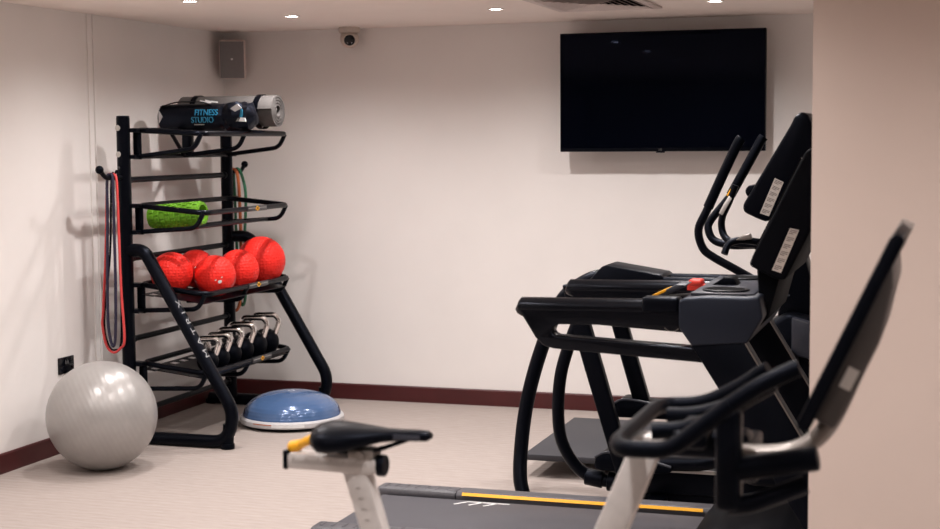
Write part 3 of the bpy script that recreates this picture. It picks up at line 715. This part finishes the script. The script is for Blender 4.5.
bm = NB(); sweep(bm, catmull([(-.995, -2.2, 1.50), (-1.025, -2.2, 1.42), (-1.055, -2.2, 1.35), (-1.056, -2.2, 1.292), (-1.03, -2.22, 1.25), (-.97, -2.26, 1.232), (-.78, -2.32, 1.235)], 6), .0165, seg=14); a3 = obj('fixed_handle', bm, 'black', E_)
bm = NB(); prism(bm, [(-1.022, 1.452), (-1.048, 1.41), (-1.068, 1.37), (-1.052, 1.360), (-1.008, 1.438)], -2.222, -2.18, .003); obj('pulse_sensor', bm, 'silver', a3)
bm = NB(); prism(bm, [(-1.005, 1.502), (-1.036, 1.452), (-1.020, 1.444), (-.99, 1.488)], -2.21, -2.19, .003); obj('yellow_mark', bm, 'yellow', a3)
bm = NB(); sweep(bm, catmull([(-1.003, -2.48, 1.20), (-.985, -2.46, 1.245), (-.93, -2.44, 1.26), (-.84, -2.42, 1.25), (-.75, -2.38, 1.25)], 6), .016, seg=14); a4 = obj('fixed_handle', bm, 'black', E_)
bm = NB(); prism(bm, [(-.955, 1.262), (-.925, 1.284), (-.89, 1.293), (-.88, 1.268), (-.92, 1.262)], -2.48, -2.445, .005); obj('pulse_sensor', bm, 'silverd', a4)
# hanging pedal legs with curved rear tubes
bm = NB(); prism(bm, [(-1.655, 1.03), (-1.64, 1.06), (-1.575, 1.130), (-1.555, 1.136), (-1.30, 1.096), (-1.285, 1.084), (-1.30, 1.05), (-1.55, 1.03)], -2.44, -2.20, .006, 2); sa = obj('side_arm', bm, 'black', E_)
bm = NB()
for y in (-2.42, -2.24): cyl(bm, (-1.32, y, 1.065), (-.74, y, 1.065), .022, 14)
obj('cross_tube', bm, 'black', E_)
bm = NB(); sweep(bm, catmull([(-1.58, -2.2, 1.07), (-1.68, -2.2, 1.05), (-1.780, -2.2, .99), (-1.836, -2.2, .925), (-1.897, -2.2, .794), (-1.966, -2.2, .594), (-2.014, -2.2, .393), (-2.028, -2.24, .192), (-2.02, -2.28, .07), (-2.0, -2.30, .004)], 6), .035, seg=18); obj('rear_tube', bm, 'steel', E_)
bm = NB(); sweep(bm, catmull([(-1.64, -2.5, 1.04), (-1.668, -2.5, .90), (-1.717, -2.5, .766), (-1.757, -2.5, .623), (-1.770, -2.5, .457), (-1.757, -2.49, .316), (-1.70, -2.47, .200), (-1.63, -2.45, .142), (-1.55, -2.44, .120)], 6), .029, seg=18); obj('rear_tube', bm, 'steel', E_)
bm = NB(); cyl(bm, (-1.65, -2.45, .142), (-1.565, -2.45, .128), .040, 20, .005); cyl(bm, (-1.545, -2.45, .125), (-1.40, -2.44, .108), .046, 20, .006); cyl(bm, (-1.57, -2.45, .128), (-1.54, -2.45, .124), .03, 16); obj('pivot_coupling', bm, 'black', E_)
bm = NB(); prism(bm, [(-1.745, 1.05), (-1.655, 1.05), (-1.617, .877), (-1.551, .656), (-1.405, .155), (-1.485, .155), (-1.636, .652), (-1.702, .874)], -2.53, -2.47, .012, 3); st1 = obj('pedal_strut', bm, 'steel', E_)
bm = NB(); prism(bm, [(-1.646, 1.06), (-1.568, 1.06), (-1.396, .476), (-1.38, .42), (-1.46, .42)], -2.23, -2.17, .012, 3); st2 = obj('pedal_strut', bm, 'steel', E_)
def pedal(x, y, z, st):
    bm = NB(); prism(bm, [(x-.09, z), (x-.085, z+.045), (x-.05, z+.075), (x+.02, z+.072), (x+.14, z+.055), (x+.27, z+.02), (x+.275, z), (x+.24, z-.012), (x-.06, z-.012)], y-.085, y+.085, .012, 2); p = obj('pedal', bm, 'rubber', st)
    bm = NB(); tube(bm, [(x-.085, y-.08, z+.05), (x-.04, y-.082, z+.078), (x+.03, y-.082, z+.074), (x+.14, y-.08, z+.057), (x+.27, y-.078, z+.022)], .006, .05, seg=8); obj('edge_lip', bm, 'slate', p)
pedal(-1.475, -2.2, .408, st2); pedal(-1.505, -2.44, .200, st1)
bm = NB(); tube(bm, [(-1.47, -2.46, .215), (-1.05, -2.46, .235), (-.80, -2.46, .40), (-.72, -2.46, .70)], .034, .1, seg=14); obj('stride_link', bm, 'steel', E_)
bm = NB(); tube(bm, [(-1.25, -2.2, .42), (-1.0, -2.2, .45), (-.72, -2.2, .70)], .024, .1, seg=12); obj('stride_link', bm, 'steel', E_)
bm = NB(); box(bm, -1.36, -1.02, -2.440, -2.425, .180, .197, .003); obj('base_highlight', bm, 'silver', E_)  # pale bar painting the shiny highlight on top of the base

# low platform beyond
P_ = thing('step_platform', 'low flat dark grey platform on the carpet behind the elliptical tubes', 'platform', (-1.65, -1.42, 0))
bm = NB(); box(bm, -2.10, -1.15, -1.945, -.885, .088, .120, .006); obj('top_board', bm, 'deckmat', P_)
for x in (-1.62, -1.25):
    bm = NB(); box(bm, x-.04, x+.04, -1.80, -1.02, 0, .089, .004); obj('skid', bm, 'black', P_)

# ------------------------------------------------------------------ exercise bike in the foreground
Y0 = -6.0
B_ = thing('exercise_bike', 'silver and black exercise bike with a tilted screen in the blurred foreground', 'exercise bike', (-.9, Y0, 0))
# saddle: lofted sections along X (x, half width, top, bottom)
sec = [(-1.440, .035, 1.040, 1.012), (-1.434, .066, 1.050, 1.003), (-1.415, .081, 1.056, .992), (-1.39, .083, 1.057, .990), (-1.35, .074, 1.054, .996), (-1.31, .055, 1.050, 1.007), (-1.27, .034, 1.047, 1.016), (-1.23, .024, 1.046, 1.020), (-1.19, .021, 1.047, 1.021), (-1.165, .019, 1.046, 1.022), (-1.155, .012, 1.040, 1.028)]
bm = NB(); rings = []; ns = 20
for (x, w, zt, zb) in sec:
    zc, h = (zt+zb)/2, (zt-zb)/2
    ring = []
    for j in range(ns):
        a = 2*PI*j/ns; ca, sa = math.cos(a), math.sin(a)
        yy = w*math.copysign(abs(ca)**.8, ca); zz = h*math.copysign(abs(sa)**.7, sa) - (.010*(yy/.083)**2 if zt-zb > .03 else 0)
        ring.append(bm.verts.new((x, Y0+yy, zc+zz)))
    rings.append(ring)
for A_, B2 in zip(rings, rings[1:]):
    for j in range(ns): bm.faces.new((A_[j], A_[(j+1) % ns], B2[(j+1) % ns], B2[j]))
bm.faces.new(rings[0]); bm.faces.new(rings[-1][::-1])
sad = obj('saddle', bm, 'black', B_, angle=60)
bm = NB(); prism(bm, [(-1.245, 1.026), (-1.245, 1.038), (-1.175, 1.038), (-1.175, 1.026)], Y0-.0262, Y0-.0235, .001); obj('saddle_print', bm, 'slate', sad)
bm = NB()
for s in (-1, 1): tube(bm, [(-1.42, Y0+s*.035, 1.0), (-1.37, Y0+s*.024, .988), (-1.30, Y0+s*.02, .990), (-1.21, Y0+s*.012, 1.024)], .0042, .04, seg=8)
obj('saddle_rail', bm, 'black', sad)
bm = NB(); box(bm, -1.355, -1.29, Y0-.03, Y0+.03, .975, .998, .006); cyl(bm, (-1.32, Y0-.04, .985), (-1.32, Y0+.04, .985), .011, 14); obj('saddle_clamp', bm, 'silverd', sad)
bm = NB(); prism(bm, [(-1.512, .943), (-1.512, .975), (-1.502, .980), (-1.30, .976), (-1.285, .970), (-1.285, .944), (-1.30, .938)], Y0-.026, Y0+.026, .004, 2); sl = obj('saddle_slider', bm, 'silver', B_)
bm = NB()
for i in range(24): box(bm, -1.495+i*.008, -1.493+i*.008, Y0-.0268, Y0-.0258, .956, .956+(.010 if i % 4 else .014))
obj('scale_marking', bm, 'silverd', sl, smooth=False)
bm = NB(); box(bm, -1.522, -1.509, Y0-.028, Y0+.028, .940, .986, .004); obj('end_cap', bm, 'black', sl)
bm = NB(); cyl(bm, (-1.29, Y0, .958), (-1.268, Y0, .958), .026, 20, .005); obj('end_cap', bm, 'black', sl)
bm = NB(); tube(bm, [(-1.506, Y0, .990), (-1.49, Y0, .995), (-1.452, Y0-.02, 1.014)], [.014, .013, .011], .02, seg=14); ball(bm, (-1.450, Y0-.021, 1.015), .0115, 14, 10); ball(bm, (-1.506, Y0, .990), .0145, 14, 10); obj('adjuster_knob', bm, 'yellow', B_)
bm = NB(); prism(bm, [(-1.372, .945), (-1.310, .945), (-1.215, .62), (-1.270, .62)], Y0-.024, Y0+.024, .006, 2); sp_ = obj('saddle_post', bm, 'silver', B_)
bm = NB()
for i in range(14): box(bm, -1.337+.0075*i, -1.325+.0075*i, Y0-.0248, Y0-.0238, .905-.025*i, .907-.025*i)
obj('scale_marking', bm, 'silverd', sp_, smooth=False)
# front post
bm = NB(); prism(bm, [(-.672, 1.068), (-.602, 1.068), (-.690, .85), (-.82, .52), (-.900, .52), (-.764, .85)], Y0-.030, Y0+.030, .008, 2); obj('handlebar_post', bm, 'silver', B_)
# frame below
bm = NB(); tube(bm, [(-1.24, Y0, .68), (-1.14, Y0, .36), (-1.02, Y0, .24)], .045, .1, seg=16, r2=.034); tube(bm, [(-.82, Y0, .60), (-.95, Y0, .28), (-1.02, Y0, .24), (-1.35, Y0, .09)], .045, .1, seg=16, r2=.034); tube(bm, [(-.86, Y0, .46), (-.55, Y0-.07, .40), (-.36, Y0-.07, .10)], .028, .1, seg=14); obj('main_frame', bm, 'silver', B_)
bm = NB()
for x in (-1.38, -.33): box(bm, x-.035, x+.035, Y0-.26, Y0+.26, .02, .085, .012)
for x in (-1.38, -.33):
    for y in (-.22, .22): cyl(bm, (x, Y0+y, 0), (x, Y0+y, .024), .025, 14)
box(bm, -1.38, -.33, Y0-.03, Y0+.03, .03, .08, .008); obj('base', bm, 'black', B_)
bm = NB(); lathe(bm, [(0, -.02), (.20, -.02), (.22, -.026), (.225, 0), (.22, .026), (.20, .02), (0, .02)], frame((-.55, Y0, .33), (0, 1, 0)), 48, cap=False); obj('flywheel', bm, 'steel', B_)
bm = NB(); cyl(bm, (-1.02, Y0-.06, .30), (-1.02, Y0+.06, .30), .09, 28, .01)
for s, a in ((-1, 40), (1, 220)):
    a = math.radians(a); e = (-1.02+.17*math.cos(a), Y0+s*.075, .30+.17*math.sin(a)); sweep(bm, [(-1.02, Y0+s*.075, .30), e], .014, seg=10)
    box(bm, e[0]-.05, e[0]+.05, min(e[1], e[1]+s*.1), max(e[1], e[1]+s*.1), e[2]-.012, e[2]+.012, .006)
obj('crank', bm, 'black', B_)
# handlebars: padded closed loop with two rising horns
bm = NB()
near = [(-.43, Y0-.255, 1.185), (-.50, Y0-.26, 1.128), (-.552, Y0-.26, 1.086), (-.655, Y0-.255, 1.084), (-.672, Y0-.20, 1.086)]
pth = near+[(-.672, Y0+.20, 1.088), (-.655, Y0+.255, 1.088), (-.565, Y0+.26, 1.094), (-.49, Y0+.26, 1.133), (-.433, Y0+.255, 1.172)]
sweep(bm, fillet(pth, .05), .0180, seg=18); hb = obj('handlebar', bm, 'rubber', B_)
bm = NB(); sweep(bm, catmull([(-.45, Y0-.255, 1.170), (-.38, Y0-.25, 1.22), (-.315, Y0-.24, 1.255), (-.297, Y0-.238, 1.262)], 6), .0175, seg=16); obj('horn', bm, 'rubber', hb)
bm = NB(); sweep(bm, catmull([(-.45, Y0+.255, 1.160), (-.44, Y0+.255, 1.17), (-.415, Y0+.25, 1.185)], 6), .0175, seg=16); obj('horn', bm, 'rubber', hb)
bm = NB(); sweep(bm, catmull([(-.62, Y0-.10, 1.092), (-.55, Y0-.09, 1.10), (-.48, Y0-.10, 1.13), (-.41, Y0-.12, 1.18), (-.36, Y0-.12, 1.21)], 6), .018, seg=14); obj('inner_grip', bm, 'rubber', hb); bm = NB(); sweep(bm, catmull([(-.62, Y0+.10, 1.092), (-.55, Y0+.09, 1.10), (-.46, Y0+.10, 1.13), (-.40, Y0+.12, 1.165)], 6), .018, seg=14); obj('inner_grip', bm, 'rubber', hb)
bm = NB(); box(bm, -.60, -.42, Y0-.045, Y0+.045, 1.025, 1.085, .016, 3); box(bm, -.575, -.50, Y0-.12, Y0+.12, 1.06, 1.10, .012, 3); obj('stem', bm, 'black', hb)
# dark brackets under the bars
bm = NB(); box(bm, -.468, -.415, Y0-.215, Y0-.165, .955, 1.165, .014, 3); obj('bar_bracket', bm, 'black', hb)
bm = NB(); cyl(bm, (-.43, Y0-.19, 1.040), (-.262, Y0-.19, 1.073), .025, 22, .006); obj('padded_tube', bm, 'rubber', hb)
bm = NB(); tube(bm, [(-.44, Y0-.19, .965), (-.40, Y0-.19, .968), (-.29, Y0-.16, 1.012)], .020, .05, seg=14); obj('lower_tube', bm, 'black', hb)
bm = NB(); box(bm, -.46, -.40, Y0-.05, Y0+.05, .98, 1.06, .012); box(bm, -.44, -.41, Y0-.19, Y0+.12, 1.03, 1.065, .008); obj('cross_bracket', bm, 'black', hb)
# screen on a curved alloy mast
bm = NB(); sweep(bm, catmull([(-.475, Y0-.12, 1.062), (-.40, Y0-.12, 1.060), (-.33, Y0-.12, 1.068), (-.285, Y0-.12, 1.090), (-.248, Y0-.11, 1.130), (-.215, Y0-.09, 1.20), (-.19, Y0-.05, 1.27)], 8), .019, seg=16, r2=.026, square=.3); obj('screen_mast', bm, 'silverd', B_)
sdv = Vector((-.128+.315, 0, 1.528-1.13)).normalized()    # direction up the screen
sn = Vector((sdv.z, 0, -sdv.x))                           # out of the back
b0 = Vector((-.304, 0, 1.145)); Ls = .43
def S(u, t): q = b0+sdv*u+sn*t; return (q.x, q.z)
bm = NB(); prism(bm, [S(0, .006), S(.01, 0), S(Ls-.01, 0), S(Ls, .006), S(Ls, .022), S(Ls-.01, .028), S(.01, .028), S(0, .022)], Y0-.25, Y0+.25, .004, 2); sc_ = obj('screen', bm, 'black', B_)
bm = NB(); prism(bm, [S(.015, -.0012), S(Ls-.015, -.0012), S(Ls-.015, .0005), S(.015, .0005)], Y0-.24, Y0+.24); obj('glass', bm, 'gloss', sc_, smooth=False)
bm = NB(); prism(bm, [S(.02, .026), S(Ls-.06, .026), S(Ls-.10, .048), S(.22, .072), S(.06, .074), S(.02, .070)], Y0-.20, Y0+.20, .008, 2); bs = obj('back_shell', bm, 'backshell', sc_)
bm = NB(); prism(bm, [S(Ls-.055, -.001), S(Ls+.001, -.001), S(Ls+.001, .029), S(Ls-.055, .029)], Y0+.10, Y0+.252, .003); obj('rim_reflection', bm, 'silverd', sc_)  # lighter block painting the reflection on the screen's top rim
bm = NB(); prism(bm, [S(.105, .040), S(.150, .040), S(.150, .063), S(.105, .063)], Y0-.2012, Y0-.1995); obj('rating_label', bm, 'label', bs, smooth=False)

# ------------------------------------------------------------------ camera, world, view
cd = bpy.data.cameras.new('camera'); co = bpy.data.objects.new('camera', cd); C.objects.link(co)
yaw, pitch, roll = -0.3148168, 0.0818327, -0.0080094
cy, sy = math.cos(yaw), math.sin(yaw)
fw = Vector((sy*math.cos(pitch), cy*math.cos(pitch), -math.sin(pitch))); rt = Vector((cy, -sy, 0)); upv = rt.cross(fw)
r_ = math.cos(roll)*rt+math.sin(roll)*upv; u_ = -math.sin(roll)*rt+math.cos(roll)*upv
mw = Matrix((r_, u_, -fw)).transposed().to_4x4(); mw.translation = Vector((0, -9.2484, 1.715))
co.matrix_world = mw
cd.sensor_width = 36; cd.lens = 1507.348/940*36
cd.clip_start = .05
cd.dof.use_dof = True; cd.dof.focus_distance = 7.3; cd.dof.aperture_fstop = 3.8
SC.camera = co
w = bpy.data.worlds.new('world'); SC.world = w; w.use_nodes = True
w.node_tree.nodes['Background'].inputs['Color'].default_value = (.9, .8, .75, 1); w.node_tree.nodes['Background'].inputs['Strength'].default_value = .01
SC.view_settings.view_transform = 'Standard'; SC.view_settings.look = 'None'; SC.view_settings.gamma = 1
SC.view_settings.use_curve_mapping = False
SC.view_settings.exposure = .5
